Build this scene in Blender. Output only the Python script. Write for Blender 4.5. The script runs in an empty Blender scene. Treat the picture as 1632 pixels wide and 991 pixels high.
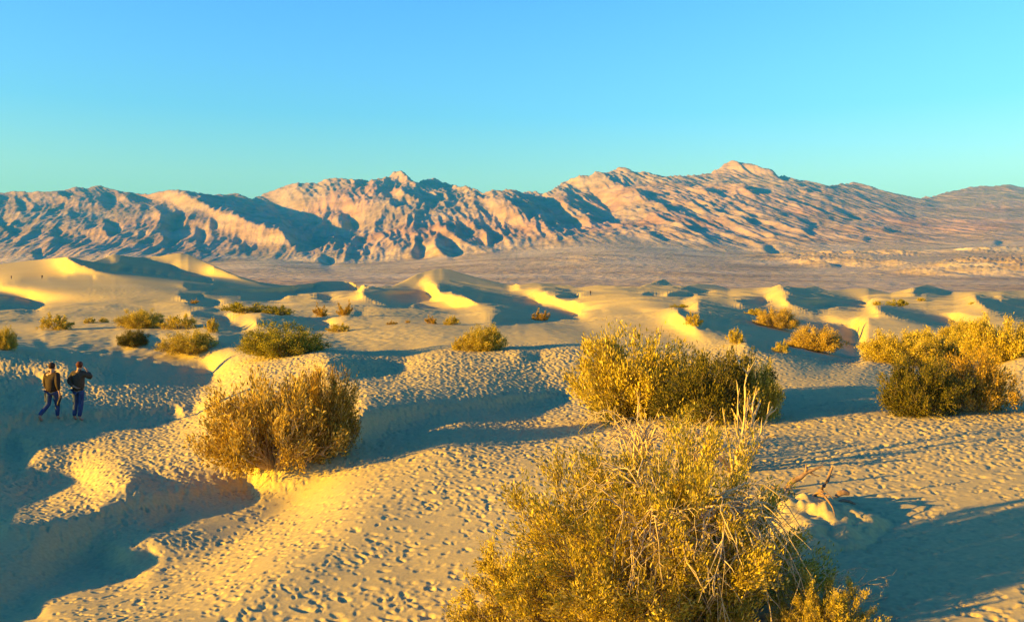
import bpy, bmesh, math, random
import numpy as np
from mathutils import Vector, Matrix, Euler

# ---------------------------------------------------------------- camera, sky, sun, exposure
scene = bpy.context.scene
F = 1350.0; CX = 816.0; YH = 448.0; ZC = 4.0          # focal length / horizon of the photograph, eye height
SUN_HEAD = math.radians(20); SUN_EL = math.radians(9)  # light travels towards +x and a little away from the camera
cam_data = bpy.data.cameras.new('camera'); cam = bpy.data.objects.new('camera', cam_data)
scene.collection.objects.link(cam); scene.camera = cam
cam.location = (0, 0, ZC); cam.rotation_euler = (math.radians(90), 0, 0)
cam_data.sensor_width = 36.0; cam_data.lens = 36.0*F/1632.0
cam_data.shift_y = -(495.5-YH)/1632.0
cam_data.clip_start = 0.1; cam_data.clip_end = 60000.0

world = bpy.data.worlds.new('World'); scene.world = world; world.use_nodes = True
nt = world.node_tree; nt.nodes.clear()
sky = nt.nodes.new('ShaderNodeTexSky'); sky.sky_type = 'NISHITA'; sky.sun_disc = False
sky.sun_elevation = SUN_EL; sky.sun_rotation = math.radians(250)
sky.air_density = 1.0; sky.dust_density = 0.3; sky.ozone_density = 4.0; sky.altitude = 0
geo = nt.nodes.new('ShaderNodeNewGeometry'); sep = nt.nodes.new('ShaderNodeSeparateXYZ')
nt.links.new(geo.outputs['Incoming'], sep.inputs[0])
neg = nt.nodes.new('ShaderNodeMath'); neg.operation = 'MULTIPLY'; neg.inputs[1].default_value = -1.0
nt.links.new(sep.outputs['Z'], neg.inputs[0])
ramp = nt.nodes.new('ShaderNodeValToRGB')              # grade of the clear evening air by elevation
nt.links.new(neg.outputs[0], ramp.inputs[0])
SKY_GRADE = [(0.0, (.90, .70, .30)), (.12, (.80, .69, .42)), (.19, (.50, .62, .55)), (.31, (.40, .58, .72)), (.42, (.02, .245, .56)), (1.0, (.002, .115, .50))]
el_ = ramp.color_ramp.elements
el_[0].position = SKY_GRADE[0][0]; el_[0].color = (*SKY_GRADE[0][1], 1)
el_[1].position = SKY_GRADE[-1][0]; el_[1].color = (*SKY_GRADE[-1][1], 1)
for p_, c_ in SKY_GRADE[1:-1]:
    e_ = el_.new(p_); e_.color = (*c_, 1)
mul = nt.nodes.new('ShaderNodeMix'); mul.data_type = 'RGBA'; mul.blend_type = 'MULTIPLY'; mul.inputs[0].default_value = 1.0
nt.links.new(sky.outputs[0], mul.inputs[6]); nt.links.new(ramp.outputs[0], mul.inputs[7])
bg = nt.nodes.new('ShaderNodeBackground'); bg.inputs[1].default_value = 0.15
nt.links.new(mul.outputs[2], bg.inputs[0])
wo = nt.nodes.new('ShaderNodeOutputWorld'); nt.links.new(bg.outputs[0], wo.inputs[0])

sun_data = bpy.data.lights.new('sun', 'SUN'); sun = bpy.data.objects.new('sun', sun_data)
scene.collection.objects.link(sun)
sun_data.energy = 5.0; sun_data.angle = math.radians(0.5); sun_data.color = (1.0, 0.578, 0.02)
sdir = Vector((math.cos(SUN_HEAD)*math.cos(SUN_EL), math.sin(SUN_HEAD)*math.cos(SUN_EL), -math.sin(SUN_EL)))
sun.rotation_euler = sdir.to_track_quat('-Z', 'Y').to_euler()
sun.location = (-30, -12, 12)
scene.view_settings.view_transform = 'Standard'; scene.view_settings.look = 'None'
scene.view_settings.exposure = 2.32; scene.view_settings.gamma = 1.0
scene.render.engine = 'CYCLES'
scene.cycles.max_bounces = 4; scene.cycles.diffuse_bounces = 3; scene.cycles.transparent_max_bounces = 4
scene.cycles.volume_bounces = 0

# ---------------------------------------------------------------- relief from shadows
# In each plane that holds the eye and the sun's direction a surface is lit only where it keeps coming
# nearer along the light; the relief below is the smoothest one whose real shadows fall as outlined.
S = np.array([math.cos(SUN_HEAD)*math.cos(SUN_EL), math.sin(SUN_HEAD)*math.cos(SUN_EL), -math.sin(SUN_EL)])
XA = CX+F*S[0]/S[1]; YA = YH-F*S[2]/S[1]
def inpoly(X,Y,poly):
    inside=np.zeros(X.shape,bool); n=len(poly)
    for i in range(n):
        x0,y0=poly[i]; x1,y1=poly[(i+1)%n]
        if y0==y1: continue
        c=((Y>=min(y0,y1))&(Y<max(y0,y1)))
        xi=x0+(Y-y0)*(x1-x0)/(y1-y0)
        inside^=c&(X<xi)
    return inside

class Sp:
    def __init__(s,r,c,v,m,n):
        s.m,s.n=m,n; s.r,s.c,s.v=r,c,v
    def dot(s,x): return np.bincount(s.r,s.v*x[s.c],minlength=s.m)
    def tdot(s,y): return np.bincount(s.c,s.v*y[s.r],minlength=s.n)

def solve(xs,ys,lnDb,mask,valid,dim,ws=30.,wd=.02,bowl=.03,iters=30,cg=80,smin=None,wt=None,verbose=True,ratef=.35,wh=400.,yscale=1.,wr=.03,nearw=1.,neard=1.):
    """mask True=shade. returns lnD"""
    nx,ny=len(xs),len(ys); N=nx*ny
    X,Y=np.meshgrid(xs,ys)                      # [ny,nx]
    idx=np.arange(N).reshape(ny,nx)
    dirs=np.stack([(X-CX)/F,np.ones_like(X),-(Y-YH)/F],-1)
    C=np.log(np.linalg.norm(np.cross(dirs,S),axis=-1))
    dx=xs[1]-xs[0]
    # prev map: point one column left along epi line
    yprev=Y-(YA-Y)/(XA-X)*dx
    def rowidx(yy):
        k=np.clip(np.searchsorted(ys,yy)-1,0,ny-2)
        f=(yy-ys[k])/(ys[k+1]-ys[k]); return k,np.clip(f,0,1)
    rows=[];cols=[];vals=[];rhs=[];typ=[];wts=[]
    R=0
    def add(cl,vl,b,t,w):
        nonlocal R
        n=len(b)
        rr=np.arange(R,R+n)
        for c,v in zip(cl,vl):
            rows.append(rr); cols.append(c); vals.append(np.broadcast_to(v,(n,)).astype(float))
        rhs.append(b); typ.append(np.full(n,t)); wts.append(np.broadcast_to(w,(n,)).astype(float)); R+=n
    lb=lnDb
    # unknown delta; smoothness (type 0 equality)
    # second derivs in px/8 units
    u=8.
    WR=np.interp(Y,[500,560,640],[1.,1.,nearw]).ravel()
    i=idx[:,1:-1].ravel()
    k=(u/dx)**2
    add([i-1,i,i+1],[k,-2*k,k],np.zeros(i.size),0,ws*(dx/u)*WR[i])
    hy=np.diff(ys)
    h0=hy[:-1][:,None]*np.ones(nx); h1=hy[1:][:,None]*np.ones(nx)
    i=idx[1:-1].ravel(); h0=h0.ravel();h1=h1.ravel()
    uu=u/yscale
    a=2*uu*uu/(h0*(h0+h1)); b=2*uu*uu/(h1*(h0+h1))
    add([i-nx,i,i+nx],[a,-(a+b),b],np.zeros(i.size),0,ws*np.sqrt(dx*h0)/u*WR[i])
    i=idx.ravel()
    add([i],[1.],np.zeros(N),0,wd*np.interp(Y,[500,600],[1.,neard]).ravel())
    # epi lit constraints
    yp=yprev[:,1:]; kk,ff=rowidx(yp)
    ok=(yp>=ys[0])&valid[:,1:]
    jx=np.arange(0,nx-1)[None,:]*np.ones((ny,1),int)
    v0=valid[kk,jx]; ok&=v0
    mprev=np.where(ff>.5,mask[kk+1,jx],mask[kk,jx])
    lit=(~mask[:,1:])
    both=ok&lit&(~mprev)
    cur=idx[:,1:][both]; p0=idx[kk,jx][both]; p1=idx[kk+1,jx][both]; f=ff[both]
    base=(lb+C)
    bf=base.ravel()
    dbase=bf[cur]-((1-f)*bf[p0]+f*bf[p1])   # negative typically
    dm=dim[:,1:][both]
    nominal=-(dx)*(1/np.maximum(Y[:,1:][both]-YH,40.))*0.13   # approx lit decay rate
    # want  d(delta) + dbase <= ratef*nominal
    w=wh
    add([cur,p0,p1],[1.,-(1-f),-f],np.where(dm<.99,dm,ratef)*nominal-dbase,1,w)
    qq=dm>=.99
    add([cur[qq],p0[qq],p1[qq]],[np.ones(qq.sum()),-(1-f[qq]),-f[qq]],(1.15*nominal-dbase)[qq],0,wh*wr)
    # dim equality
    q=dm<.99
    add([cur[q],p0[q],p1[q]],[np.ones(q.sum()),-(1-f[q]),-f[q]],(dm*nominal-dbase)[q],0,w*.15)
    # entry tracing for shade pixels and exits
    # entry index arrays
    ecol=np.full((ny,nx),-1,int); ey=np.zeros((ny,nx))
    for j in range(1,nx):
        yq=yprev[:,j]; k_,f_=rowidx(yq)
        near=np.where(f_>.5,k_+1,k_)
        pm=mask[near,j-1]
        # if prev shade, inherit entry
        ec=np.where(pm,ecol[near,j-1],j-1)
        # y of entry along own ray: compute exactly
        ecol[:,j]=ec
    yent=Y-(YA-Y)/(XA-X)*(X-xs[np.clip(ecol,0,nx-1)])
    ke,fe=rowidx(yent)
    good=(ecol>=0)&valid
    sh=mask&good
    dist=(X-xs[np.clip(ecol,0,nx-1)])
    def pair(sel,sign,marg,w):
        cur=idx[sel]; e=ecol[sel]; p0=idx[ke[sel],e]; p1=idx[ke[sel]+1,e]; f=fe[sel]
        dbase=bf[cur]-((1-f)*bf[p0]+f*bf[p1])
        # sign=+1: lnq(cur)-lnq(e) >= marg  -> -(d) <= dbase - marg ; sign -1: d + dbase <= marg
        if sign>0: add([cur,p0,p1],[-1.,(1-f),f],dbase-marg,1,w)
        else: add([cur,p0,p1],[1.,-(1-f),-f],marg-dbase,1,w)
    vv=np.maximum(Y-YH,30)
    bw=bowl*(1-np.exp(-dist/12.))
    bw=bw*(60/vv)**.3
    pair(sh,1,bw[sh],wh*.5)
    # exits
    ex=np.zeros((ny,nx),bool)
    ex[:,1:]=ok&lit&mprev
    ex&=good
    pair(ex,-1,np.full(ex.sum(),-.0005),wh*.7)
    # vertical monotonic: lnD[i+1]-lnD[i] <= -h/(700+v)
    up=idx[:-1].ravel(); dn=idx[1:].ravel()
    h=(hy[:,None]*np.ones(nx)).ravel(); v=(Y[:-1]-YH).ravel()
    lf=lb.ravel()
    sm=h/(smin[0]+v) if smin is None or True else 0
    vd=(valid[:-1]&valid[1:]).ravel()
    add([dn[vd],up[vd]],[1.,-1.],(-sm-(lf[dn]-lf[up]))[vd],1,wh*1.)
    # max slope (avoid huge grazing): lnD[i]-lnD[i+1] <= h*smax
    if smin[1]>0:
        smx=h*smin[1]/np.maximum(v,25)
        add([up[vd],dn[vd]],[1.,-1.],(smx-(lf[up]-lf[dn]))[vd],1,wh*.3)
    rows_=np.concatenate(rows); cols_=np.concatenate(cols); vals_=np.concatenate(vals)
    b=np.concatenate(rhs); t=np.concatenate(typ); w=np.concatenate(wts)
    A=Sp(rows_,cols_,vals_,R,N)
    # normalise all hinge rows weight; CG
    diagAA=lambda W2: np.bincount(cols_,(vals_**2)*W2[rows_],minlength=N)
    x=np.zeros(N)
    for it in range(iters):
        r=A.dot(x)-b
        act=(t==0)|(r>0)
        W2=(w*w)*act
        P=1/(diagAA(W2)+1e-9)
        g=A.tdot(W2*b)
        Ax=lambda z:A.tdot(W2*A.dot(z))
        res=g-Ax(x); z=P*res; p=z.copy(); rz=res@z
        x0=x.copy()
        for _ in range(cg):
            Ap=Ax(p); al=rz/(p@Ap+1e-30); x=x+al*p; res=res-al*Ap
            z=P*res; rz2=res@z; p=z+rz2/rz*p; rz=rz2
        if False:
            r=A.dot(x)-b; h_=(t==1)&(r>0)
            print(it,'hinge viol',np.abs(r[h_]).sum(),h_.sum(),'dx',np.abs(x-x0).max(),'max|d|',np.abs(x).max())
    return lb+x.reshape(ny,nx),X,Y,C


SIL_D = [(-500,446),(-200,432),(0,421),(50,415),(80,412),(106,409),(130,414),(148,417),(165,411),(183,404),(193,407),(215,410),(240,409),(287,403),(300,405),(330,419),(380,440),(415,450),(459,455),(500,451),(513,448),(549,448),(590,454),(624,456),(640,449),(664,437),(690,430),(706,428),(717,430),(760,442),(811,454),(845,452),(878,451),(918,458),(958,455),(1016,458),(1040,450),(1058,444),(1072,454),(1090,456),(1110,452),(1142,454),(1161,460),(1200,459),(1238,456),(1280,459),(1297,455),(1318,463),(1350,461),(1383,459),(1419,467),(1440,462),(1461,457),(1475,453),(1519,465),(1554,465),(1632,463),(1764,460)]
SHADE_D = [
 [(-120,548),(100,560),(334,592),(322,598),(277,603),(200,608),(150,612),(140,602),(112,590),(118,575)],
 [(-260,590),(-100,600),(0,608),(60,603),(72,612),(45,624),(30,640),(25,656),(0,657),(-200,655)],
 [(-380,640),(-200,655),(0,660),(130,661),(230,657),(322,650),(200,668),(100,676),(25,692),(45,703),(55,715),(40,748),(110,757),(130,767),(83,789),(30,812),(8,840),(67,836),(150,820),(197,798),(260,785),(334,777),(400,773),(411,797),(367,810),(300,824),(250,850),(194,874),(244,880),(254,894),(200,920),(134,934),(67,952),(60,980),(-20,1012),(-300,1012),(-450,900),(-450,700)],
 [(200,777),(227,750),(250,758),(267,762),(287,770),(277,780),(234,781)],
 [(560,706),(572,680),(582,657),(645,647),(745,640),(812,630),(905,626),(905,634),(845,647),(805,660),(729,667),(705,677),(662,694),(612,704)],
 [(525,580),(545,573),(570,572),(612,575),(648,584),(638,592),(595,599),(560,601)],
 [(830,563),(850,565),(862,568),(858,576),(840,574)],
 [(785,513),(792,502),(808,496),(822,490),(804,485),(766,483),(743,472),(717,464),(694,465),(710,461),(729,464),(766,467),(797,472),(813,476),(860,481),(843,488),(839,491),(875,495),(911,499),(927,501),(878,511),(790,519)],
 [(580,468),(620,464),(664,464),(690,470),(687,478),(662,481),(650,489),(624,489),(603,479),(587,473)],
 [(892,471),(904,467),(923,470),(920,475),(883,476)],
 [(292,453),(359,457),(332,463),(305,463)],
 [(332,468),(342,462),(397,461),(434,460),(513,450),(549,450),(578,458),(574,463),(509,464),(480,465),(453,471),(434,471),(397,470)],
 [(286,468),(322,470),(322,474),(349,480),(342,489),(318,485),(292,476)],
 [(386,472),(422,474),(455,473),(426,479),(388,480)],
 [(503,467),(532,474),(517,480)],
 [(305,497),(322,498),(359,505),(367,518),(388,522),(388,529),(353,520),(340,508),(311,503)],
 [(403,514),(526,518),(520,524),(457,521),(420,519)],
 [(350,537),(391,537),(391,548),(352,546)],
 [(230,535),(257,537),(254,546),(230,547)],
 [(565,497),(580,497),(580,503),(565,504)],
 [(-150,462),(0,473),(28,475),(73,485),(60,491),(48,495),(40,491),(18,490),(0,494),(-100,494),(-200,480)],
 [(106,410),(147,419),(175,423),(191,421),(195,413),(193,409),(233,412),(274,423),(283,433),(301,435),(347,453),(307,446),(280,443),(239,439),(208,435),(184,435),(156,430),(129,421)],
 [(1046,449),(1061,445),(1068,451),(1061,456)],
 [(1030,464),(1042,471),(1023,472)],
 [(1064,466),(1098,467),(1110,473),(1065,474)],
 [(1089,457),(1100,457),(1133,467),(1117,468),(1105,466)],
 [(1207,478),(1219,473),(1221,482),(1212,488),(1179,487),(1189,480)],
 [(1079,495),(1086,493),(1114,502),(1163,510),(1226,517),(1280,516),(1332,520),(1372,529),(1372,545),(1369,572),(1289,565),(1213,556),(1190,546),(1186,533),(1117,521)],
 [(1252,477),(1292,480),(1325,477),(1351,480),(1390,485),(1351,486),(1292,493),(1264,484)],
 [(1250,459),(1266,462),(1297,460),(1316,465),(1285,465),(1266,469)],
 [(1470,458),(1519,465),(1503,471),(1484,464),(1461,470),(1456,465)],
 [(1395,488),(1423,492),(1461,501),(1519,510),(1526,513),(1512,519),(1470,512),(1444,506),(1414,498)],
 [(1557,474),(1585,480),(1632,495),(1690,510),(1632,503),(1587,494),(1575,486)],
 [(1599,480),(1632,480),(1680,490),(1632,487),(1615,486)],
]
DIM_D = [ # (factor, polygon)  0 = grazing
 (.15,[(287,781),(350,768),(420,745),(480,722),(560,708),(612,705),(640,712),(560,738),(480,768),(411,797),(334,800)]),
 (.95,[(850,452),(1080,455),(1090,492),(930,497),(900,485)]),
 (.95,[(1385,505),(1560,530),(1560,600),(1380,590)]),
 (.2,[(905,624),(990,615),(1000,630),(905,640)]),
 (.35,[(194,874),(300,824),(411,797),(520,760),(420,830),(330,880),(250,915)]),
 (.35,[(0,455),(40,447),(200,443),(330,453),(286,467),(150,460)]),
 (.2,[(0,456),(286,468),(292,480),(200,484),(80,484),(28,474),(0,472)]),
 (.2,[(624,456),(664,437),(680,440),(664,456)]),
 (.15,[(1016,459),(1049,447),(1046,450),(1060,458)]),
 (.3,[(811,454),(878,451),(918,458),(950,466),(900,463)]),
 (.25,[(694,465),(743,472),(766,483),(720,489),(662,490),(662,482),(690,478)]),
 (.3,[(1089,457),(1110,452),(1142,454),(1170,464),(1140,462)]),
]
SIL_M = [(-500,320),(-250,300),(-100,310),(0,306),(50,307),(70,307),(95,305),(120,298),(135,301),(158,296),(178,302),(200,307),(235,309),(270,303),(290,303),(305,307),(340,311),(375,309),(388,313),(400,316),(412,314),(440,303),(475,291),(505,290),(540,286),(570,286),(590,290),(615,284),(628,278),(641,273),(652,285),(662,291),(687,286),(704,288),(718,296),(745,299),(765,305),(790,301),(820,305),(840,304),(868,309),(885,302),(905,287),(920,280),(965,276),(995,269),(1020,277),(1060,282),(1105,282),(1130,276),(1155,264),(1170,259),(1200,262),(1232,272),(1240,280),(1262,288),(1285,291),(1316,299),(1340,294),(1360,290),(1375,295),(1395,301),(1430,310),(1460,316),(1490,312),(1540,299),(1570,297),(1590,297),(1605,295),(1632,299),(1764,292)]
SHADE_M = [
[(22,318),(39,321),(44,344),(34,339)],
[(-30,340),(0,352),(27,370),(25,378),(0,359),(-30,358)],
[(157,314),(172,307),(184,318),(176,336)],[(167,348),(184,352),(196,368),(174,380)],
[(257,341),(295,341),(286,375),(272,404),(265,400),(260,375)],[(221,368),(233,370),(230,390),(222,393)],
[(85,363),(96,370),(97,390),(89,388)],[(53,402),(65,397),(64,415),(58,413)],
[(312,362),(326,367),(331,385),(324,404),(316,397)],[(336,348),(346,351),(343,375),(337,368)],
[(110,339),(124,340),(125,350),(115,346)],[(201,310),(235,317),(221,323),(204,316)],[(229,325),(238,329),(235,340),(229,336)],
[(93,310),(115,309),(108,314)],[(370,378),(400,395),(400,410),(385,395)],
[(301,307),(340,311),(380,315),(400,318),(412,314),(412,325),(437,325),(451,333),(459,346),(481,346),(478,357),(505,353),(513,368),(535,368),(559,375),(478,402),(449,370),(439,360),(422,360),(410,352),(395,350),(375,335),(355,329),(338,329),(316,314)],
[(510,412),(520,407),(532,417),(530,423),(515,422)],[(623,320),(652,324),(650,327),(625,327)],
[(640,302),(672,304),(693,315),(685,327),(665,318)],[(662,292),(687,286),(704,288),(721,305),(694,302),(672,300)],
[(641,273),(660,292),(650,289)],[(569,287),(586,289),(580,307)],
[(706,356),(716,348),(743,358),(755,370),(777,395),(755,390),(728,370)],[(697,374),(726,383),(735,407),(719,412),(699,392)],
[(662,392),(672,392),(674,410),(665,414),(655,405)],[(540,348),(557,347),(559,353),(572,365),(562,370),(545,360)],
[(780,371),(795,373),(800,384),(788,394),(780,392)],
[(801,308),(865,312),(891,325),(903,350),(921,359),(883,353),(855,340),(857,353),(842,355),(818,327)],
[(898,309),(924,317),(960,340),(983,361),(978,366),(945,355),(909,330)],[(927,308),(945,310),(973,340),(947,322)],
[(1009,301),(1035,307),(1044,319),(1037,325),(1024,312)],[(1125,301),(1133,300),(1161,318),(1140,312)],
[(1037,374),(1063,386),(1063,389),(1042,381)],[(1081,349),(1104,374),(1100,376),(1089,363)],
[(1183,344),(1205,347),(1199,361)],[(1183,301),(1202,301),(1215,314),(1205,312)],[(1217,391),(1230,391),(1242,402),(1233,408)],
[(1284,300),(1316,305),(1294,307)],[(1235,276),(1260,287),(1246,286)],[(1277,366),(1294,372),(1291,379)],
[(1377,379),(1390,382),(1385,387)],[(1408,361),(1432,368),(1428,372),(1415,373)],[(1582,382),(1600,386),(1593,392)],
[(1263,344),(1300,369),(1294,370)],[(1305,316),(1368,348),(1360,349)],
]
XS = np.arange(-500, 1764, 4.)
def along(pts, xs=XS):
    a, b = np.array(pts, float).T
    return np.interp(xs, a, b)
YTOP_D = along(SIL_D); YTOP_M = along(SIL_M)
LIT = [[(1455, 899), (1489, 879), (1552, 879), (1522, 893), (1465, 906)]]
def masks(ys, shade, dims=()):
    X, Y = np.meshgrid(XS, ys); m = np.zeros(X.shape, bool); d = np.ones(X.shape)
    for p in shade: m |= inpoly(X, Y, p)
    for p in LIT: m &= ~inpoly(X, Y, p)
    for f, p in dims: d[inpoly(X, Y, p)] = f
    return X, Y, m, d

def fade(t): return t*t*(3-2*t)
def hash2(ix, iy, seed):
    h = (ix.astype(np.int64)*374761393 + iy.astype(np.int64)*668265263 + seed*974634777) & 0xFFFFFFFF
    h = ((h ^ (h >> 13))*1274126177) & 0xFFFFFFFF
    h = h ^ (h >> 16)
    return (h & 0xFFFFFF)/float(0x1000000)
def vnoise(x, y, seed=0):
    x0 = np.floor(x); y0 = np.floor(y); fx = fade(x-x0); fy = fade(y-y0)
    a = hash2(x0, y0, seed); b = hash2(x0+1, y0, seed); c = hash2(x0, y0+1, seed); d = hash2(x0+1, y0+1, seed)
    return (a*(1-fx)+b*fx)*(1-fy)+(c*(1-fx)+d*fx)*fy
def fbm(x, y, octs=4, seed=0):
    s = 0; a = 1.0; n = 0
    for o in range(octs):
        s = s + a*(vnoise(x, y, seed+o)-0.5); n += a; a *= .5
        x, y = (x*1.6+y*1.2)*1.0, (-x*1.2+y*1.6)*1.0
    return s/n*2
def ridged(x, y, octs=4, seed=0):
    s = 0; a = 1.0; n = 0
    for o in range(octs):
        s = s + a*(1-np.abs(vnoise(x, y, seed+o)*2-1)**.8*1.0); n += a; a *= .5
        x, y = x*1.7+y*1.1, -x*1.1+y*1.7
    return s/n
def gnoise(x, y, seed=0):
    x0 = np.floor(x); y0 = np.floor(y); fx = x-x0; fy = y-y0
    def g(ix, iy, dx, dy):
        a = hash2(ix, iy, seed)*6.2831853
        return np.cos(a)*dx+np.sin(a)*dy
    u = fx*fx*fx*(fx*(fx*6-15)+10); v = fy*fy*fy*(fy*(fy*6-15)+10)
    n0 = g(x0, y0, fx, fy)*(1-u)+g(x0+1, y0, fx-1, fy)*u
    n1 = g(x0, y0+1, fx, fy-1)*(1-u)+g(x0+1, y0+1, fx-1, fy-1)*u
    return (n0*(1-v)+n1*v)*1.45
def gridges(x, y, octs=5, seed=0):
    """sharp winding ridges with finer ridges riding on them, about 0..1"""
    s = 0; a = 1.0; n = 0; w = 1.0
    for o in range(octs):
        r_ = (1-np.abs(gnoise(x, y, seed+o)))**2
        s = s+a*r_*w; n += a; w = np.clip(r_*1.6, .25, 1); a *= .52
        x, y = x*1.7+y*1.15, -x*1.15+y*1.7
    return s/n
def smooth(x, a, b):
    t = np.clip((x-a)/(b-a), 0, 1); return t*t*(3-2*t)

col = scene.collection
def grid_mesh(name, V, mat, wrap=False, sm=True, flip=False):
    """V: [rows, cols, 3]"""
    nr, nc = V.shape[:2]
    me = bpy.data.meshes.new(name)
    me.vertices.add(nr*nc); me.vertices.foreach_set('co', V.reshape(-1).astype(np.float32))
    i = np.arange(nr*nc).reshape(nr, nc)
    if wrap: i = np.concatenate([i, i[:, :1]], 1)
    q = np.stack([i[:-1, :-1], i[:-1, 1:], i[1:, 1:], i[1:, :-1]], -1).reshape(-1, 4)
    if flip: q = q[:, ::-1]
    n = len(q)
    me.loops.add(n*4); me.loops.foreach_set('vertex_index', q.reshape(-1).astype(np.int32))
    me.polygons.add(n); me.polygons.foreach_set('loop_start', np.arange(0, n*4, 4, dtype=np.int32))
    me.polygons.foreach_set('use_smooth', np.full(n, sm))
    me.update(calc_edges=True)
    o = bpy.data.objects.new(name, me); col.objects.link(o)
    if mat: me.materials.append(mat)
    return o
def poly_mesh(name, verts, faces_n, k, mat, sm=False):
    """faces_n: [n,k] index array"""
    me = bpy.data.meshes.new(name); me.vertices.add(len(verts)); me.vertices.foreach_set('co', verts.reshape(-1).astype(np.float32))
    n = len(faces_n); me.loops.add(n*k); me.loops.foreach_set('vertex_index', faces_n.reshape(-1).astype(np.int32))
    me.polygons.add(n); me.polygons.foreach_set('loop_start', np.arange(0, n*k, k, dtype=np.int32))
    me.polygons.foreach_set('use_smooth', np.full(n, sm)); me.update(calc_edges=True)
    if mat: me.materials.append(mat)
    return me

# ---------------------------------------------------------------- materials
def mat_new(name):
    m = bpy.data.materials.new(name); m.use_nodes = True
    nt = m.node_tree; nt.nodes.clear()
    out = nt.nodes.new('ShaderNodeOutputMaterial'); p = nt.nodes.new('ShaderNodeBsdfPrincipled')
    nt.links.new(p.outputs[0], out.inputs[0])
    p.inputs['Roughness'].default_value = .9; p.inputs['Specular IOR Level'].default_value = .15
    return m, nt, p
def N(nt, t, **k):
    n = nt.nodes.new(t)
    for a, b in k.items(): setattr(n, a, b)
    return n
def ramp_node(nt, stops):
    r = nt.nodes.new('ShaderNodeValToRGB'); e = r.color_ramp.elements
    e[0].position, e[0].color = stops[0][0], (*stops[0][1], 1)
    e[1].position, e[1].color = stops[-1][0], (*stops[-1][1], 1)
    for p, c in stops[1:-1]:
        x = e.new(p); x.color = (*c, 1)
    return r
def plain(name, c, rough=.8, var=.15, scale=30):
    m, nt, p = mat_new(name)
    g = N(nt, 'ShaderNodeTexCoord'); n = N(nt, 'ShaderNodeTexNoise'); n.inputs['Scale'].default_value = scale
    nt.links.new(g.outputs['Object'], n.inputs['Vector'])
    r = ramp_node(nt, [(.3, tuple(v*(1-var) for v in c)), (.7, tuple(min(1, v*(1+var)) for v in c))])
    nt.links.new(n.outputs['Fac'], r.inputs[0]); nt.links.new(r.outputs[0], p.inputs['Base Color'])
    p.inputs['Roughness'].default_value = rough
    return m

def make_sand():
    m, nt, p = mat_new('sand')
    g = N(nt, 'ShaderNodeNewGeometry')
    n1 = N(nt, 'ShaderNodeTexNoise'); n1.inputs['Scale'].default_value = .06; n1.inputs['Detail'].default_value = 5
    nt.links.new(g.outputs['Position'], n1.inputs['Vector'])
    r1 = ramp_node(nt, [(.3, (.51, .39, .155)), (.55, (.54, .415, .168)), (.75, (.57, .44, .185))])
    nt.links.new(n1.outputs['Fac'], r1.inputs[0])
    n2 = N(nt, 'ShaderNodeTexNoise'); n2.inputs['Scale'].default_value = 14; n2.inputs['Detail'].default_value = 6
    nt.links.new(g.outputs['Position'], n2.inputs['Vector'])
    r2 = ramp_node(nt, [(.3, (.86, .86, .86)), (.7, (1.08, 1.07, 1.05))])
    nt.links.new(n2.outputs['Fac'], r2.inputs[0])
    mx = N(nt, 'ShaderNodeMix', data_type='RGBA', blend_type='MULTIPLY'); mx.inputs[0].default_value = 1
    nt.links.new(r1.outputs[0], mx.inputs[6]); nt.links.new(r2.outputs[0], mx.inputs[7])
    nt.links.new(mx.outputs[2], p.inputs['Base Color'])
    # small scale relief: trodden grain everywhere, decimetre lumps far off where the mesh is coarser
    n3 = N(nt, 'ShaderNodeTexNoise'); n3.inputs['Scale'].default_value = 22; n3.inputs['Detail'].default_value = 3
    nt.links.new(g.outputs['Position'], n3.inputs['Vector'])
    b1 = N(nt, 'ShaderNodeBump'); b1.inputs['Strength'].default_value = .5; b1.inputs['Distance'].default_value = .006
    nt.links.new(n3.outputs['Fac'], b1.inputs['Height'])
    n4 = N(nt, 'ShaderNodeTexNoise'); n4.inputs['Scale'].default_value = 1.6; n4.inputs['Detail'].default_value = 3
    nt.links.new(g.outputs['Position'], n4.inputs['Vector'])
    ln = N(nt, 'ShaderNodeVectorMath', operation='LENGTH'); nt.links.new(g.outputs['Position'], ln.inputs[0])
    mr = N(nt, 'ShaderNodeMapRange'); mr.inputs['From Min'].default_value = 45; mr.inputs['From Max'].default_value = 90
    mr.inputs['To Min'].default_value = 0; mr.inputs['To Max'].default_value = .28
    nt.links.new(ln.outputs['Value'], mr.inputs['Value'])
    b2 = N(nt, 'ShaderNodeBump'); b2.inputs['Distance'].default_value = .05
    nt.links.new(mr.outputs[0], b2.inputs['Strength'])
    nt.links.new(n4.outputs['Fac'], b2.inputs['Height']); nt.links.new(b1.outputs[0], b2.inputs['Normal'])
    nt.links.new(b2.outputs[0], p.inputs['Normal'])
    p.inputs['Roughness'].default_value = 1; p.inputs['Specular IOR Level'].default_value = .05
    return m
SAND = make_sand()

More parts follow.
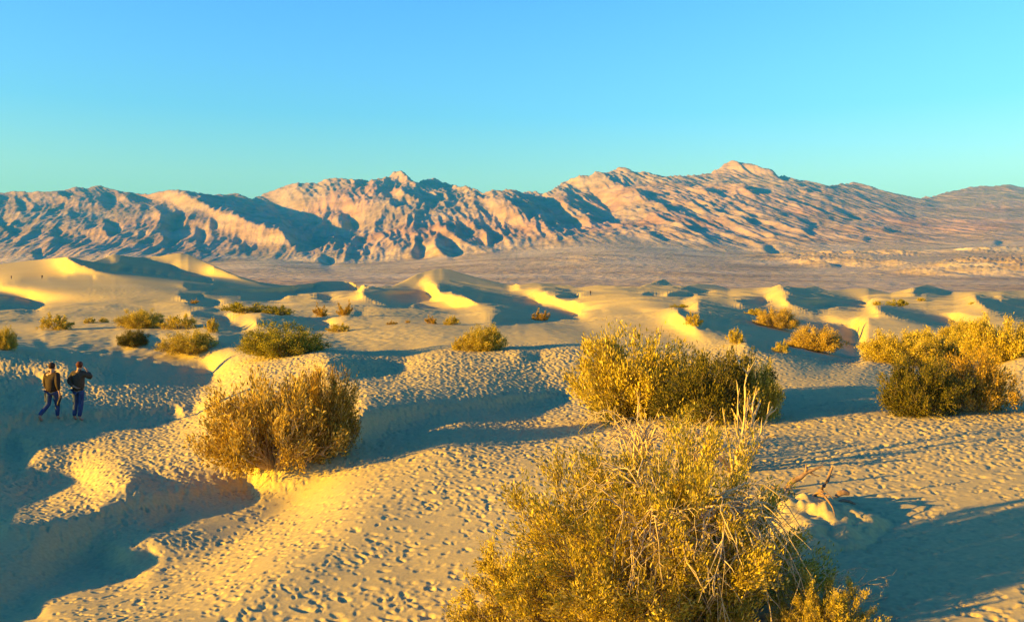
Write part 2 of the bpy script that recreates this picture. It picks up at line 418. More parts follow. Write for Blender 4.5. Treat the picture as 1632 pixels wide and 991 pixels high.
def make_rock():
    m, nt, p = mat_new('desert_rock')
    g = N(nt, 'ShaderNodeNewGeometry')
    at = N(nt, 'ShaderNodeAttribute', attribute_name='geology')
    mp = N(nt, 'ShaderNodeMapping'); mp.inputs['Scale'].default_value = (1, 1, 5)
    nt.links.new(g.outputs['Position'], mp.inputs['Vector'])
    n1 = N(nt, 'ShaderNodeTexNoise'); n1.inputs['Scale'].default_value = .0028; n1.inputs['Detail'].default_value = 9; n1.inputs['Roughness'].default_value = .62
    nt.links.new(mp.outputs[0], n1.inputs['Vector'])
    r1 = ramp_node(nt, [(.32, (.56, .50, .52)), (.45, (.80, .74, .70)), (.56, (1.0, .97, .93)), (.68, (1.12, 1.1, 1.05)), (.8, (1.2, 1.18, 1.12))])
    nt.links.new(n1.outputs['Fac'], r1.inputs[0])
    mx = N(nt, 'ShaderNodeMix', data_type='RGBA', blend_type='MULTIPLY'); mx.inputs[0].default_value = 1
    nt.links.new(at.outputs['Color'], mx.inputs[6]); nt.links.new(r1.outputs[0], mx.inputs[7])
    nt.links.new(mx.outputs[2], p.inputs['Base Color'])
    n3 = N(nt, 'ShaderNodeTexNoise'); n3.inputs['Scale'].default_value = .03; n3.inputs['Detail'].default_value = 6
    nt.links.new(g.outputs['Position'], n3.inputs['Vector'])
    b1 = N(nt, 'ShaderNodeBump'); b1.inputs['Strength'].default_value = .7; b1.inputs['Distance'].default_value = 14
    nt.links.new(n3.outputs['Fac'], b1.inputs['Height']); nt.links.new(b1.outputs[0], p.inputs['Normal'])
    p.inputs['Roughness'].default_value = 1; p.inputs['Specular IOR Level'].default_value = 0
    return m
ROCK = make_rock()

# ---------------------------------------------------------------- dune field (one sheet round the camera)
YS_D = np.concatenate([np.arange(398, 520, 2.), np.arange(520, 1020, 4.)])
def dune_lb():
    X, Y = np.meshgrid(XS, YS_D)
    dt = np.interp(XS, [-500,0,100,300,400,460,560,620,700,820,950,1060,1250,1400,1480,1632], [420,560,600,640,600,480,380,430,470,470,430,400,460,430,480,430])
    near = math.log(4*F/52.)
    w = np.clip((500-Y)/(500-YTOP_D)[None, :], -5, 1.6)
    far = near+w*(np.log(dt)[None, :]-near)
    v = np.maximum(Y-YH, 1); tilt = .07*np.clip(X-CX, -1000, 1000)*np.clip((v-60)/300, 0, 1)
    return np.where(Y >= 500, np.log(4*F/np.maximum(v+tilt, 1)), far)
X_, Y_, M_, D_ = masks(YS_D, SHADE_D, DIM_D); M_D = M_
LND = solve(XS, YS_D, dune_lb(), M_, Y_ >= YTOP_D[None, :]-1, D_, ws=7., nearw=4.5, wd=1.6, neard=.2, bowl=.020, iters=16, cg=60, smin=(700., 6.), ratef=.35, wr=.02)[0]
LND = np.maximum.accumulate(LND[::-1], axis=0)[::-1]
def blur(a, k):
    for ax in (0, 1):
        p = np.pad(a, [(len(k)//2,)*2 if i == ax else (0, 0) for i in range(2)], mode='edge')
        a = sum(w*np.take(p, range(i, i+a.shape[ax]), axis=ax) for i, w in enumerate(k))
    return a
LNDs = blur(LND, [.2, .6, .2]); LNDs[:60] = blur(LND, [.08, .84, .08])[:60]

# --- footprints: a world raster of trodden dimples
RX0, RX1, RY0, RY1, RES = -32., 32., 4., 58., .023
nxr = int((RX1-RX0)/RES); nyr = int((RY1-RY0)/RES)
rng = np.random.RandomState(5)
PR = np.zeros((nyr, nxr), np.float32)
def px_of(x, y, z=0.0): return CX+F*x/y, YH+F*(ZC-z)/y
def density(px, py):
    """how trodden the sand is, by place (sand that the wind has swept stays smooth)"""
    d = np.ones_like(px)
    def ell(cx, cy, rx, ry, v):   # v = share of prints left there
        nonlocal d
        t = np.clip(1.4-((px-cx)/rx)**2-((py-cy)/ry)**2, 0, 1)
        d = d*(1-t)+v*t
    ell(660, 535, 170, 24, .10); ell(1350, 615, 130, 40, .10); ell(1330, 600, 160, 26, .12)
    ell(480, 735, 120, 22, .12); ell(350, 750, 60, 30, .15); ell(760, 880, 90, 30, .30)
    ell(1000, 500, 160, 22, .15); ell(690, 830, 60, 30, .4); ell(1290, 820, 70, 40, 0.1)
    return d
n_st = 82000
# sample positions uniformly on the ground in the wedge seen (plus margins)
sx_ = rng.uniform(RX0+1, RX1-1, n_st*3); sy_ = rng.uniform(RY0+1, RY1-1, n_st*3)
ok = np.abs(sx_) < sy_*.72+3
sx_, sy_ = sx_[ok], sy_[ok]
ppx, ppy = px_of(sx_, sy_)
keep = rng.rand(len(sx_)) < density(ppx, ppy)*(0.42+.5*smooth(sy_, 13, 24))*(.65+.7*smooth(fbm(sx_/3.5, sy_/3.5, 2, 91), -.2, .3))
sx_, sy_ = sx_[keep], sy_[keep]
heads = rng.choice([-.5, .35, .9, 1.9, 2.6], len(sx_))+rng.normal(0, .35, len(sx_))
# walkers' trails: left and right feet alternating along wandering lines
trail = []
for t_ in range(22):
    x = rng.uniform(-14, 14); y = rng.uniform(6, 30); h = rng.choice([1.2, 1.9, .5, 2.7, -.4])+rng.normal(0, .3); side_ = 1
    for q_ in range(rng.randint(14, 46)):
        x += math.cos(h)*.62; y += math.sin(h)*.62; h += rng.normal(0, .07); side_ = -side_
        trail.append((x-math.sin(h)*.10*side_, y+math.cos(h)*.10*side_, h))
nrand = len(sx_)
sx_ = np.concatenate([sx_, [q_[0] for q_ in trail]]); sy_ = np.concatenate([sy_, [q_[1] for q_ in trail]]); heads = np.concatenate([heads, [q_[2] for q_ in trail]])
for n_, (x, y, h) in enumerate(zip(sx_, sy_, heads)):
    k = min(1.4, .64+y/52)*(1.5 if rng.rand() < .12 else 1.0); L = rng.uniform(.055, .095)*k; Wd = rng.uniform(.027, .042)*k; dp = rng.uniform(.009, .024)*min(1.25, .65+y/45)*k**.5
    if n_ >= nrand: L, Wd, dp, k = .12, .048, rng.uniform(.018, .030), 1.4
    R = int((.16*k+.02)/RES); cx = int((x-RX0)/RES); cy = int((y-RY0)/RES)
    if cx < R or cy < R or cx >= nxr-R or cy >= nyr-R: continue
    jj = (np.arange(-R, R+1)*RES)
    gx, gy = np.meshgrid(jj, jj)
    c, s = math.cos(h), math.sin(h)
    u = (gx*c+gy*s)/L; v = (-gx*s+gy*c)/Wd*(1+.25*np.sin(gx*c*18))
    d2 = u*u+v*v
    st = -dp*np.exp(-d2*d2*.9) + dp*.22*np.exp(-(np.sqrt(d2)-1.5)**2/.12)
    PR[cy-R:cy+R+1, cx-R:cx+R+1] += st
# the dimples soften one another
PR = np.clip(PR, -.075, .04)
def raster(x, y):
    fx = np.clip((x-RX0)/RES, 0, nxr-1.001); fy = np.clip((y-RY0)/RES, 0, nyr-1.001)
    ix = fx.astype(int); iy = fy.astype(int); fx -= ix; fy -= iy
    v = PR[iy, ix]*(1-fx)*(1-fy)+PR[iy, ix+1]*fx*(1-fy)+PR[iy+1, ix]*(1-fx)*fy+PR[iy+1, ix+1]*fx*fy
    m = smooth(RX1-np.abs(x), 0, 4)*smooth(y, 4.2, 5.5)*smooth(RY1-y, 1, 14)
    return v*m

xin = np.arange(-60, 1692, 1.45)
ph_in = np.arctan((xin-CX)/F)
ph_l = np.arctan((np.arange(-500, -60, 5.)-CX)/F)
ph_r = np.arctan((np.arange(1696, 1760, 6.)-CX)/F)
rest = np.linspace(ph_r[-1], ph_l[0]+2*math.pi, 110)[1:-1]
PHI = np.concatenate([ph_l, ph_in, ph_r, rest])
RR = [.4, 1.0, 1.8, 2.6, 3.5, 4.5, 5.5, 6.3, 7.0, 7.6]
r = 8.0
while r < 3000:
    RR.append(r)
    r *= (1.0034 if r < 34 else 1.0045 if r < 120 else 1.0050 if r < 700 else 1.03)
RR = np.array(RR)
PH, RRg = np.meshgrid(PHI, RR)
VX = RRg*np.sin(PH); VY = RRg*np.cos(PH)
Z = np.zeros_like(VX)
def col_z(phi, rr):
    xx = CX+F*math.tan(phi); f = (xx-XS[0])/4.
    k = int(min(max(math.floor(f), 0), len(XS)-2)); f = min(max(f-k, 0), 1)
    lnd = LNDs[:, k]*(1-f)+LNDs[:, k+1]*f
    yt = YTOP_D[k]*(1-f)+YTOP_D[k+1]*f
    y = YS_D; s = y >= yt-.01
    ys = np.concatenate([[yt], y[s]]); ld = np.concatenate([[np.interp(yt, y, lnd)], lnd[s]])
    D = np.exp(ld)[::-1]; D = np.maximum.accumulate(D+np.arange(len(D))*1e-5)
    z = ZC-D*(ys[::-1]-YH)/F
    Dq = rr*math.cos(phi)
    out = np.interp(Dq, D, z)
    a = Dq < D[0]
    out = np.where(a, z[0]*smooth(Dq, 5, D[0]), out)
    b = Dq > D[-1]
    over = Dq-D[-1]
    drop = z[-1]-np.where(over < 12, over*over/12*.15, 12*.15+(over-12)*.3)
    return np.where(b, np.maximum(drop, -16.), out)
P0, P1 = ph_l[0], ph_r[-1]
for j, phi in enumerate(PHI):
    p = (phi+math.pi) % (2*math.pi)-math.pi
    if P0 <= p <= P1: Z[:, j] = col_z(p, RR)
    else:
        e = P0 if abs(p-P0) < abs(p-P1) or p < P0 else P1
        dd = min(abs(p-P0), abs(p-P1))
        w = 1-smooth(np.array(dd), 0, .35)
        Z[:, j] = col_z(e, RR)*w
Z += smooth(np.abs((PH+math.pi) % (2*math.pi)-math.pi), .8, 1.1)*fbm(VX/30, VY/30, 3, 7)*.5*np.exp(-RRg/400)
Z -= smooth(RRg, 700, 1000)*0
Z += 2.35*np.exp(-(RRg/3.4)**2)                              # the hummock the photographer stands on
# undulation and footprints
near = np.exp(-(RRg/160)**2)
Z += near*(fbm(VX/1.4, VY/1.4, 3, 21)*.018 + fbm(VX/.35, VY/.35, 2, 31)*.006)
Z += raster(VX, VY)
lump = smooth(RRg, 48, 62)*(1-smooth(RRg, 200, 330))
Z += lump*fbm(VX/.55, VY/1.1, 2, 41)*.05*(0.4+.6*smooth(fbm(VX/25, VY/40, 2, 3), -.1, .3))
# low overlapping dunes between the big shrubs and the far crests
PXg = CX+F*np.tan(np.clip(PH, -.76, .63)); inner = (np.abs(PH) < .8)
lw = smooth(RRg, 62, 110)*(1-smooth(RRg, 330, 430))*(1-smooth(-PXg, -470, -380)*smooth(RRg, 170, 230))
sc = np.clip(RRg/190, .45, 1.5)
ax = VX+VY*.25+fbm(VX/60, VY/60, 2, 81)*14; ay = VY
low = gridges(ax/46, ay/62, 2, 83)-.55
low2 = gridges(ax/17+5, ay/30, 2, 87)-.55
pool = np.clip(blur(blur(M_D.astype(float), [.2, .2, .2, .2, .2]), [.2, .2, .2, .2, .2])*4, 0, 1)   # low dunes kept out of the outlined shadows so these stay whole
jx = np.clip(((PXg-XS[0])/4).round().astype(int), 0, len(XS)-1)
iy = np.clip(np.searchsorted(YS_D, YH+F*(ZC-Z)/np.maximum(VY, 1)), 0, len(YS_D)-1)
lw = lw*(1-pool[iy, jx])
Z += lw*sc*(low*1.15+low2*.4)
# the eroded mound that the big bush roots in
def spot_of(px, py):
    k = (px-XS[0])/4.; j = int(k); f = k-j
    D = math.exp(float(np.interp(py, YS_D, LNDs[:, j]*(1-f)+LNDs[:, j+1]*f)))
    return D*(px-CX)/F, D
MX, MY = spot_of(1272, 832)
md = np.sqrt(((VX-MX)/.95)**2+((VY-MY)/1.15)**2)+fbm(VX/.5, VY/.5, 2, 12)*.22
Z += np.clip(1.25-md, 0, 1)**0.9*.40*(1+.4*fbm(VX/.35, VY/.35, 3, 9)) * (md < 1.25) + (md < 1.3)*fbm(VX/.16, VY/.16, 2, 77)*.03
V = np.stack([VX, VY, Z], -1)
dunes = grid_mesh('sand_dunes', V, SAND, wrap=True, flip=True)
dunes['kind'] = 'structure'; dunes['label'] = 'rolling yellow sand dunes covered with footprints'
# centre cap is closed with a fan
bmc = bpy.data.meshes.new('sand_under_camera')

def ground_z(x, y):
    phi = math.atan2(x, y); rr = math.hypot(x, y)
    xx = CX+F*math.tan(phi)
    j = int(np.argmin(np.abs(PHI-phi))); i = int(np.clip(np.searchsorted(RR, rr), 1, len(RR)-1))
    t = (rr-RR[i-1])/(RR[i]-RR[i-1])
    return float(Z[i-1, j]*(1-t)+Z[i, j]*t)
def at(px, py):
    """the spot of the dune field seen at a pixel of the photograph"""
    k = (px-XS[0])/4.; j = int(k); f = k-j
    lnd = LNDs[:, j]*(1-f)+LNDs[:, j+1]*f
    D = math.exp(float(np.interp(py, YS_D, lnd)))
    x = D*(px-CX)/F
    return x, D, ground_z(x, D)

# ---------------------------------------------------------------- mountains and the fan below them
YS_M = np.arange(252, 474, 2.)
def mtn_lb():
    foot = [(-500,425),(0,420),(300,425),(400,412),(470,416),(532,423),(610,419),(694,412),(800,402),(900,396),(986,388),(1100,400),(1250,405),(1400,400),(1632,392),(1764,390)]
    fx, fy = np.array(foot, float).T
    yf = np.convolve(np.pad(np.interp(XS, fx, fy), 12, mode='edge'), np.ones(25)/25, 'valid')
    ds = np.interp(XS, [-500,300,420,640,860,1000,1170,1400,1632], [7500,7800,9500,8600,8600,9000,9300,9500,12000])
    ds = np.convolve(np.pad(ds, 15, mode='edge'), np.ones(31)/31, 'valid')
    lb = np.zeros((len(YS_M), len(XS)))
    for j in range(len(XS)):
        lb[:, j] = np.interp(YS_M, [252, YTOP_M[j], yf[j], 446, 462, 474], [math.log(ds[j]*1.3), math.log(ds[j]), math.log(5000), math.log(1900), math.log(1150), math.log(900)])
    return lb, yf, ds
LM, YF, DS = mtn_lb()
X_, Y_, M_, D_ = masks(YS_M, SHADE_M)
LM = solve(XS, YS_M, LM, M_, Y_ >= YTOP_M[None, :]-1, D_, ws=8., wd=.1, bowl=.02, iters=10, cg=60, smin=(1000., 0.), ratef=.35, wr=.02)[0]
LM = np.maximum.accumulate(LM[::-1], axis=0)[::-1]
LM = blur(LM, [.2, .6, .2])
def build_mountains():
    xm = np.concatenate([np.arange(-500, -60, 8.), np.arange(-60, 1692, 1.7), np.arange(1692, 1761, 8.)])
    R = []; r = 900.
    while r < 4200: R.append(r); r *= 1.010
    while r < 13500: R.append(r); r *= 1.0024
    while r < 26000: R.append(r); r *= 1.03
    R = np.array(R); Zm = np.zeros((len(R), len(xm))); W = np.zeros_like(Zm)
    for j, xx in enumerate(xm):
        f = (xx-XS[0])/4.; k = int(min(max(math.floor(f), 0), len(XS)-2)); f = min(max(f-k, 0), 1)
        lnd = LM[:, k]*(1-f)+LM[:, k+1]*f; yt = YTOP_M[k]*(1-f)+YTOP_M[k+1]*f; yf = YF[k]*(1-f)+YF[k+1]*f
        s = YS_M >= yt-.01
        ys = np.concatenate([[yt], YS_M[s]]); ld = np.concatenate([[np.interp(yt, YS_M, lnd)], lnd[s]])
        D = np.exp(ld)[::-1]; D = np.maximum.accumulate(D+np.arange(len(D))*1e-3)
        z = ZC-D*(ys[::-1]-YH)/F
        zz = np.interp(R, D, z)
        zz = np.where(R > D[-1], z[-1]-(R-D[-1])*.55, zz)
        Zm[:, j] = np.maximum(zz, -13.)
        Df = np.exp(np.interp(yf, YS_M, lnd))
        W[:, j] = smooth(R, Df*.96, Df*1.25)
    X = R[:, None]*(xm[None, :]-CX)/F; Y = np.repeat(R[:, None], len(xm), 1)
    PXL = np.repeat(xm[None, :], len(R), 0)
    u = X+(Y-7500)*(.05+.20*.7*smooth(X, -1600, 1400)-X/8200*(1-smooth(X, -400, 1200))); v = Y
    wx = fbm(X/700, Y/2200, 3, 5)*170; wy = fbm(X/700, Y/1800, 3, 6)*500
    g1 = gridges((u+wx)/480, (v+wy)/3200, 3, 11)-.5
    g2 = gridges((u+wx*.6)/170, (v+wy)/1500, 3, 15)-.5
    g3 = gridges((u+wx*.4)/62, (v+wy*.4)/620, 2, 16)-.5
    PXL = np.repeat(xm[None, :], len(R), 0)
    smoothR = (1-.5*smooth(PXL, 1050, 1500))*(1-.55*smooth(-PXL, -560, -330))
    Zm += W*smoothR*(g1*58+g2*28+g3*16+(gridges((X+wx)/135, (Y+wy)/480, 4, 18)-.5)*24+gnoise(X/40, Y/120, 19)*4)
    # badlands: low gullied hills in front of the range, to the right
    py_ = YH-(Zm-ZC)*F/Y
    bl = smooth(PXL, 820, 1120)*smooth(R, 2000, 2300)[:, None]*(1-smooth(R, 4200, 4800)[:, None])
    br = gridges((u+wx*1.2)/150, (v+wy)/620, 4, 33)
    big = smooth(fbm(X/620+3, Y/900, 3, 34), -.25, .35)
    Zm += bl*big*(np.clip(br-.2, 0, 1)*44)
    # washes on the fan
    fan = (1-W)*(1-bl)
    Zm += fan*fbm(X/260, Y/420, 4, 51)*3.0
    o = grid_mesh('mountains', np.stack([X, Y, Zm], -1), ROCK, flip=True)
    # geology: rock and gravel colours by place
    c_rock = np.array([.40, .265, .205]); c_red = np.array([.42, .24, .19]); c_grey = np.array([.37, .27, .22])
    c_fan = np.array([.58, .44, .26]); c_bad = np.array([.45, .33, .20]); c_pale = np.array([.56, .46, .28])
    t = smooth(fbm(X/1300, Y/1300+Zm/500, 4, 61), -.25, .3)[..., None]; t2 = smooth(fbm(X/700+9, Y/700, 3, 63), 0, .4)[..., None]
    c = c_rock*(1-t)+c_grey*t; c = c*(1-t2*.7)+c_red*t2*.7
    C = c*W[..., None]+c_fan*(1-W[..., None])*(1+.12*fbm(X/300, Y/120, 3, 70)[..., None])
    b = (bl*big*smooth(br, .45, .62))[..., None]
    pal = smooth(fbm(X/420, Y/300, 3, 71), .0, .3)[..., None]*smooth(PXL, 1250, 1500)[..., None]
    C = C*(1-b)+(c_bad*(1-pal)+c_pale*pal)*b
    a = o.data.color_attributes.new('geology', 'FLOAT_COLOR', 'POINT')
    a.data.foreach_set('color', np.concatenate([C, np.ones(C.shape[:2]+(1,))], -1).reshape(-1).astype(np.float32))
    o['kind'] = 'structure'; o['label'] = 'bare brown desert mountains above a gravel fan'
    return o
mtn = build_mountains()

# ---------------------------------------------------------------- vegetation
def rnd_unit(rs, n):
    v = rs.normal(size=(n, 3)); return v/np.linalg.norm(v, axis=1, keepdims=True)
def leaf_mat(name, stops, trans=.25):
    m, nt, p = mat_new(name)
    g = N(nt, 'ShaderNodeNewGeometry')
    r = ramp_node(nt, stops); nt.links.new(g.outputs['Random Per Island'], r.inputs[0])
    nt.links.new(r.outputs[0], p.inputs['Base Color'])
    t = N(nt, 'ShaderNodeBsdfTranslucent'); nt.links.new(r.outputs[0], t.inputs[0])
    ms = N(nt, 'ShaderNodeMixShader'); ms.inputs[0].default_value = trans
    out = [n for n in nt.nodes if n.type == 'OUTPUT_MATERIAL'][0]
    nt.links.new(p.outputs[0], ms.inputs[1]); nt.links.new(t.outputs[0], ms.inputs[2]); nt.links.new(ms.outputs[0], out.inputs[0])
    return m
LEAF_GOLD = leaf_mat('golden_leaves', [(0, (.20, .165, .014)), (.35, (.38, .285, .018)), (.7, (.55, .39, .042)), (1, (.70, .52, .12))])
LEAF_RUST = leaf_mat('rusty_leaves', [(0, (.16, .10, .012)), (.4, (.34, .20, .016)), (.75, (.48, .28, .025)), (1, (.58, .38, .08))])
LEAF_OLIVE = leaf_mat('olive_leaves', [(0, (.12, .12, .012)), (.4, (.24, .21, .016)), (.8, (.38, .30, .024)), (1, (.48, .37, .06))])
def wood_mat(name, a, b):
    m, nt, p = mat_new(name)
    g = N(nt, 'ShaderNodeNewGeometry'); r = ramp_node(nt, [(0, a), (1, b)])
    nt.links.new(g.outputs['Random Per Island'], r.inputs[0]); nt.links.new(r.outputs[0], p.inputs['Base Color'])
    return m
TWIG = wood_mat('dry_twigs', (.18, .12, .06), (.46, .34, .18))
LEAF_STRAW = leaf_mat('straw_leaves', [(0, (.20, .12, .014)), (.3, (.36, .22, .02)), (.7, (.50, .33, .05)), (1, (.64, .48, .14))])
LEAF_DARK_AND_SHADED = leaf_mat('dark_and_shaded_leaves', [(0, (.05, .055, .010)), (.4, (.10, .09, .012)), (.8, (.17, .13, .017)), (1, (.26, .18, .03))])  # dark green leaves; for the shrub in the dip, shade put into the colour
PALE = wood_mat('bleached_twigs', (.42, .30, .14), (.62, .46, .23))
BARK = plain('weathered_wood', (.24, .145, .085), .9, .35, 18)

def tubes(paths, radii, k=3):
    """paths: list of [n,3], radii list of [n] -> verts, quads"""
    Vs = []; Qs = []; off = 0
    for P, R in zip(paths, radii):
        n = len(P); T = np.gradient(P, axis=0); T /= np.linalg.norm(T, axis=1, keepdims=True)+1e-9
        ref = np.where(np.abs(T[:, 2:3]) > .9, [[1., 0, 0]], [[0, 0, 1.]])
        A = np.cross(T, ref); A /= np.linalg.norm(A, axis=1, keepdims=True)+1e-9; B = np.cross(T, A)
        an = np.arange(k)*2*math.pi/k
        ring = P[:, None]+R[:, None, None]*(A[:, None]*np.cos(an)[None, :, None]+B[:, None]*np.sin(an)[None, :, None])
        Vs.append(ring.reshape(-1, 3)); i = np.arange(n*k).reshape(n, k)+off
        j = np.roll(i, -1, axis=1)
        Qs.append(np.stack([i[:-1], j[:-1], j[1:], i[1:]], -1).reshape(-1, 4)); off += n*k
    return np.concatenate(Vs), np.concatenate(Qs)

def shrub_meshes(name, seed, H, R, nstem, ntwig, nleaf, leaf, wood_r=.006, bare=.15, spread=1.0, flat=.35, leafmat=LEAF_GOLD, woodmat=TWIG, lo=.30, clump=.035):
    rs = np.random.RandomState(seed)
    paths = []; rad = []; lp = []; ld = []
    for i in range(nstem):
        az = rs.uniform(0, 2*math.pi); el = math.acos(1-rs.uniform(0, 1)**.8*(1-math.cos(math.radians(82*spread))))
        base = np.array([math.cos(az), math.sin(az), 0])*rs.uniform(0, .22)*R
        d = np.array([math.sin(el)*math.cos(az), math.sin(el)*math.sin(az), math.cos(el)])
        L = 1/math.sqrt((d[0]**2+d[1]**2)/R**2+d[2]**2/H**2)*rs.uniform(.74, 1.02)
        t = np.linspace(0, 1, 7)[:, None]; wob = rs.normal(0, .045, (7, 3))*L*t
        P = base+d*L*t+np.array([0, 0, 1])*(t*(t-1))*L*-.18*math.sin(el)*flat+wob
        P[:, 2] = np.maximum(P[:, 2], -.02)
        r0 = wood_r*rs.uniform(.7, 1.5); paths.append(P); rad.append(r0*(1-.8*t[:, 0]))
        isbare = rs.rand() < bare
        for k in range(ntwig):
            a = rs.uniform(lo, .98); q = a*6; m = int(q); p0 = P[m]*(1-q+m)+P[min(m+1, 6)]*(q-m)
            dd = d*.75+rs.normal(0, .45, 3)+np.array([0, 0, .25]); dd /= np.linalg.norm(dd)
            l2 = L*rs.uniform(.12, .28)*(1.15-a*.4); tt = np.linspace(0, 1, 4)[:, None]
            Q = p0+dd*l2*tt+rs.normal(0, .05, (4, 3))*l2*tt
            Q[:, 2] = np.maximum(Q[:, 2], 0.0)
            paths.append(Q); rad.append(r0*.5*(1-.7*tt[:, 0]))
            if not isbare and rs.rand() < .85: lp.append((Q, l2))
    Vw, Qw = tubes(paths, rad)
    mw = poly_mesh(name+'_stems', Vw, Qw, 4, woodmat)
    per = rs.gamma(1.6, 1., len(lp)); per = (per/per.sum()*nleaf).astype(int)+1
    cs = []; ds_ = []
    for (Q, l2), n in zip(lp, per):
        u = rs.uniform(.1, 1.05, n)*3; m = np.minimum(u.astype(int), 2); f = (u-m)[:, None]
        cs.append(Q[m]*(1-f)+Q[m+1]*f+rs.normal(0, clump, (n, 3))); tw = Q[3]-Q[0]; ds_.append(np.repeat(tw[None]/(np.linalg.norm(tw)+1e-6), n, 0))
    Cc = np.concatenate(cs); Cc[:, 2] = np.maximum(Cc[:, 2], .005); n = len(Cc)
    a = rnd_unit(rs, n)*.62+np.concatenate(ds_); a[:, 2] += .12; a /= np.linalg.norm(a, axis=1, keepdims=True)
    b = np.cross(a, rnd_unit(rs, n)); b /= np.linalg.norm(b, axis=1, keepdims=True)+1e-9
    s = leaf*rs.uniform(.6, 1.5, (n, 1)); w = s*.34
    Vl = np.stack([Cc, Cc+a*s*.5+b*w*.5, Cc+a*s, Cc+a*s*.5-b*w*.5], 1).reshape(-1, 3)
    Fl = np.arange(n*4).reshape(n, 4)
    ml = poly_mesh(name+'_leaves', Vl, Fl, 4, leafmat)
    return mw, ml

def empty(name, spot, label=None, cat=None, group=None, rz=0):
    o = bpy.data.objects.new(name, None); col.objects.link(o); o.location = spot; o.rotation_euler = (0, 0, rz)
    o.empty_display_size = .2
    if label: o['label'] = label
    if cat: o['category'] = cat
    if group: o['group'] = group
    return o
def part(name, me, parent):
    o = bpy.data.objects.new(name, me); col.objects.link(o); o.parent = parent; return o
def shrub(name, spot, meshes, label, cat='shrub', group=None, rz=0, scale=(1, 1, 1)):
    e = empty(name, spot, label, cat, group, rz); e.scale = scale
    part('stems', meshes[0], e)
    if meshes[1] is not None: part('foliage', meshes[1], e)
    return e

# kinds of shrub, each built once at a metre or two across
K_BIG = [shrub_meshes('big_golden', 11, 1.9, 1.7, 190, 16, 120000, .042, leafmat=LEAF_GOLD, bare=.3, clump=.04),
         shrub_meshes('big_golden_open', 12, 1.0, 1.2, 90, 13, 40000, .038, leafmat=LEAF_GOLD, bare=.2, clump=.03)]
K_MID = [shrub_meshes('mid_golden', 21, 1.0, 1.0, 150, 8, 34000, .050, leafmat=LEAF_GOLD, wood_r=.004, clump=.055),
         shrub_meshes('mid_rust', 22, 1.0, 1.0, 150, 8, 30000, .050, leafmat=LEAF_RUST, woodmat=PALE, wood_r=.005, bare=.30, clump=.055),
         shrub_meshes('mid_olive', 23, 1.0, 1.0, 150, 8, 34000, .050, leafmat=LEAF_OLIVE, wood_r=.004, clump=.055),
         shrub_meshes('mid_dark_and_shaded', 24, 1.0, 1.0, 150, 8, 30000, .050, leafmat=LEAF_DARK_AND_SHADED, wood_r=.004, clump=.055),
         shrub_meshes('mid_straw', 25, 1.0, 1.0, 170, 9, 36000, .050, leafmat=LEAF_STRAW, woodmat=PALE, wood_r=.005, bare=.25, clump=.05)]
K_FAR = [shrub_meshes('far_golden', 31, 1.0, 1.0, 40, 7, 6500, .085, leafmat=LEAF_GOLD, wood_r=.008, clump=.05),
         shrub_meshes('far_rust', 32, 1.0, 1.0, 40, 7, 6000, .085, leafmat=LEAF_RUST, wood_r=.008, clump=.05),
         shrub_meshes('far_olive', 33, 1.0, 1.0, 40, 7, 6500, .085, leafmat=LEAF_OLIVE, wood_r=.008, clump=.05)]
rsb = random.Random(3)
def place(px, py, wpx, hpx, kind, label, name='desert_shrub', group='desert shrubs on the dunes', rz=None, sink=.02):
    x, D, z = at(px, py)
    w = wpx*D/F/2; h = hpx*D/F
    return shrub(name, (x, D, z-sink), kind, label, group=group, rz=rsb.uniform(0, 6.28) if rz is None else rz, scale=(w, w*.9, h))
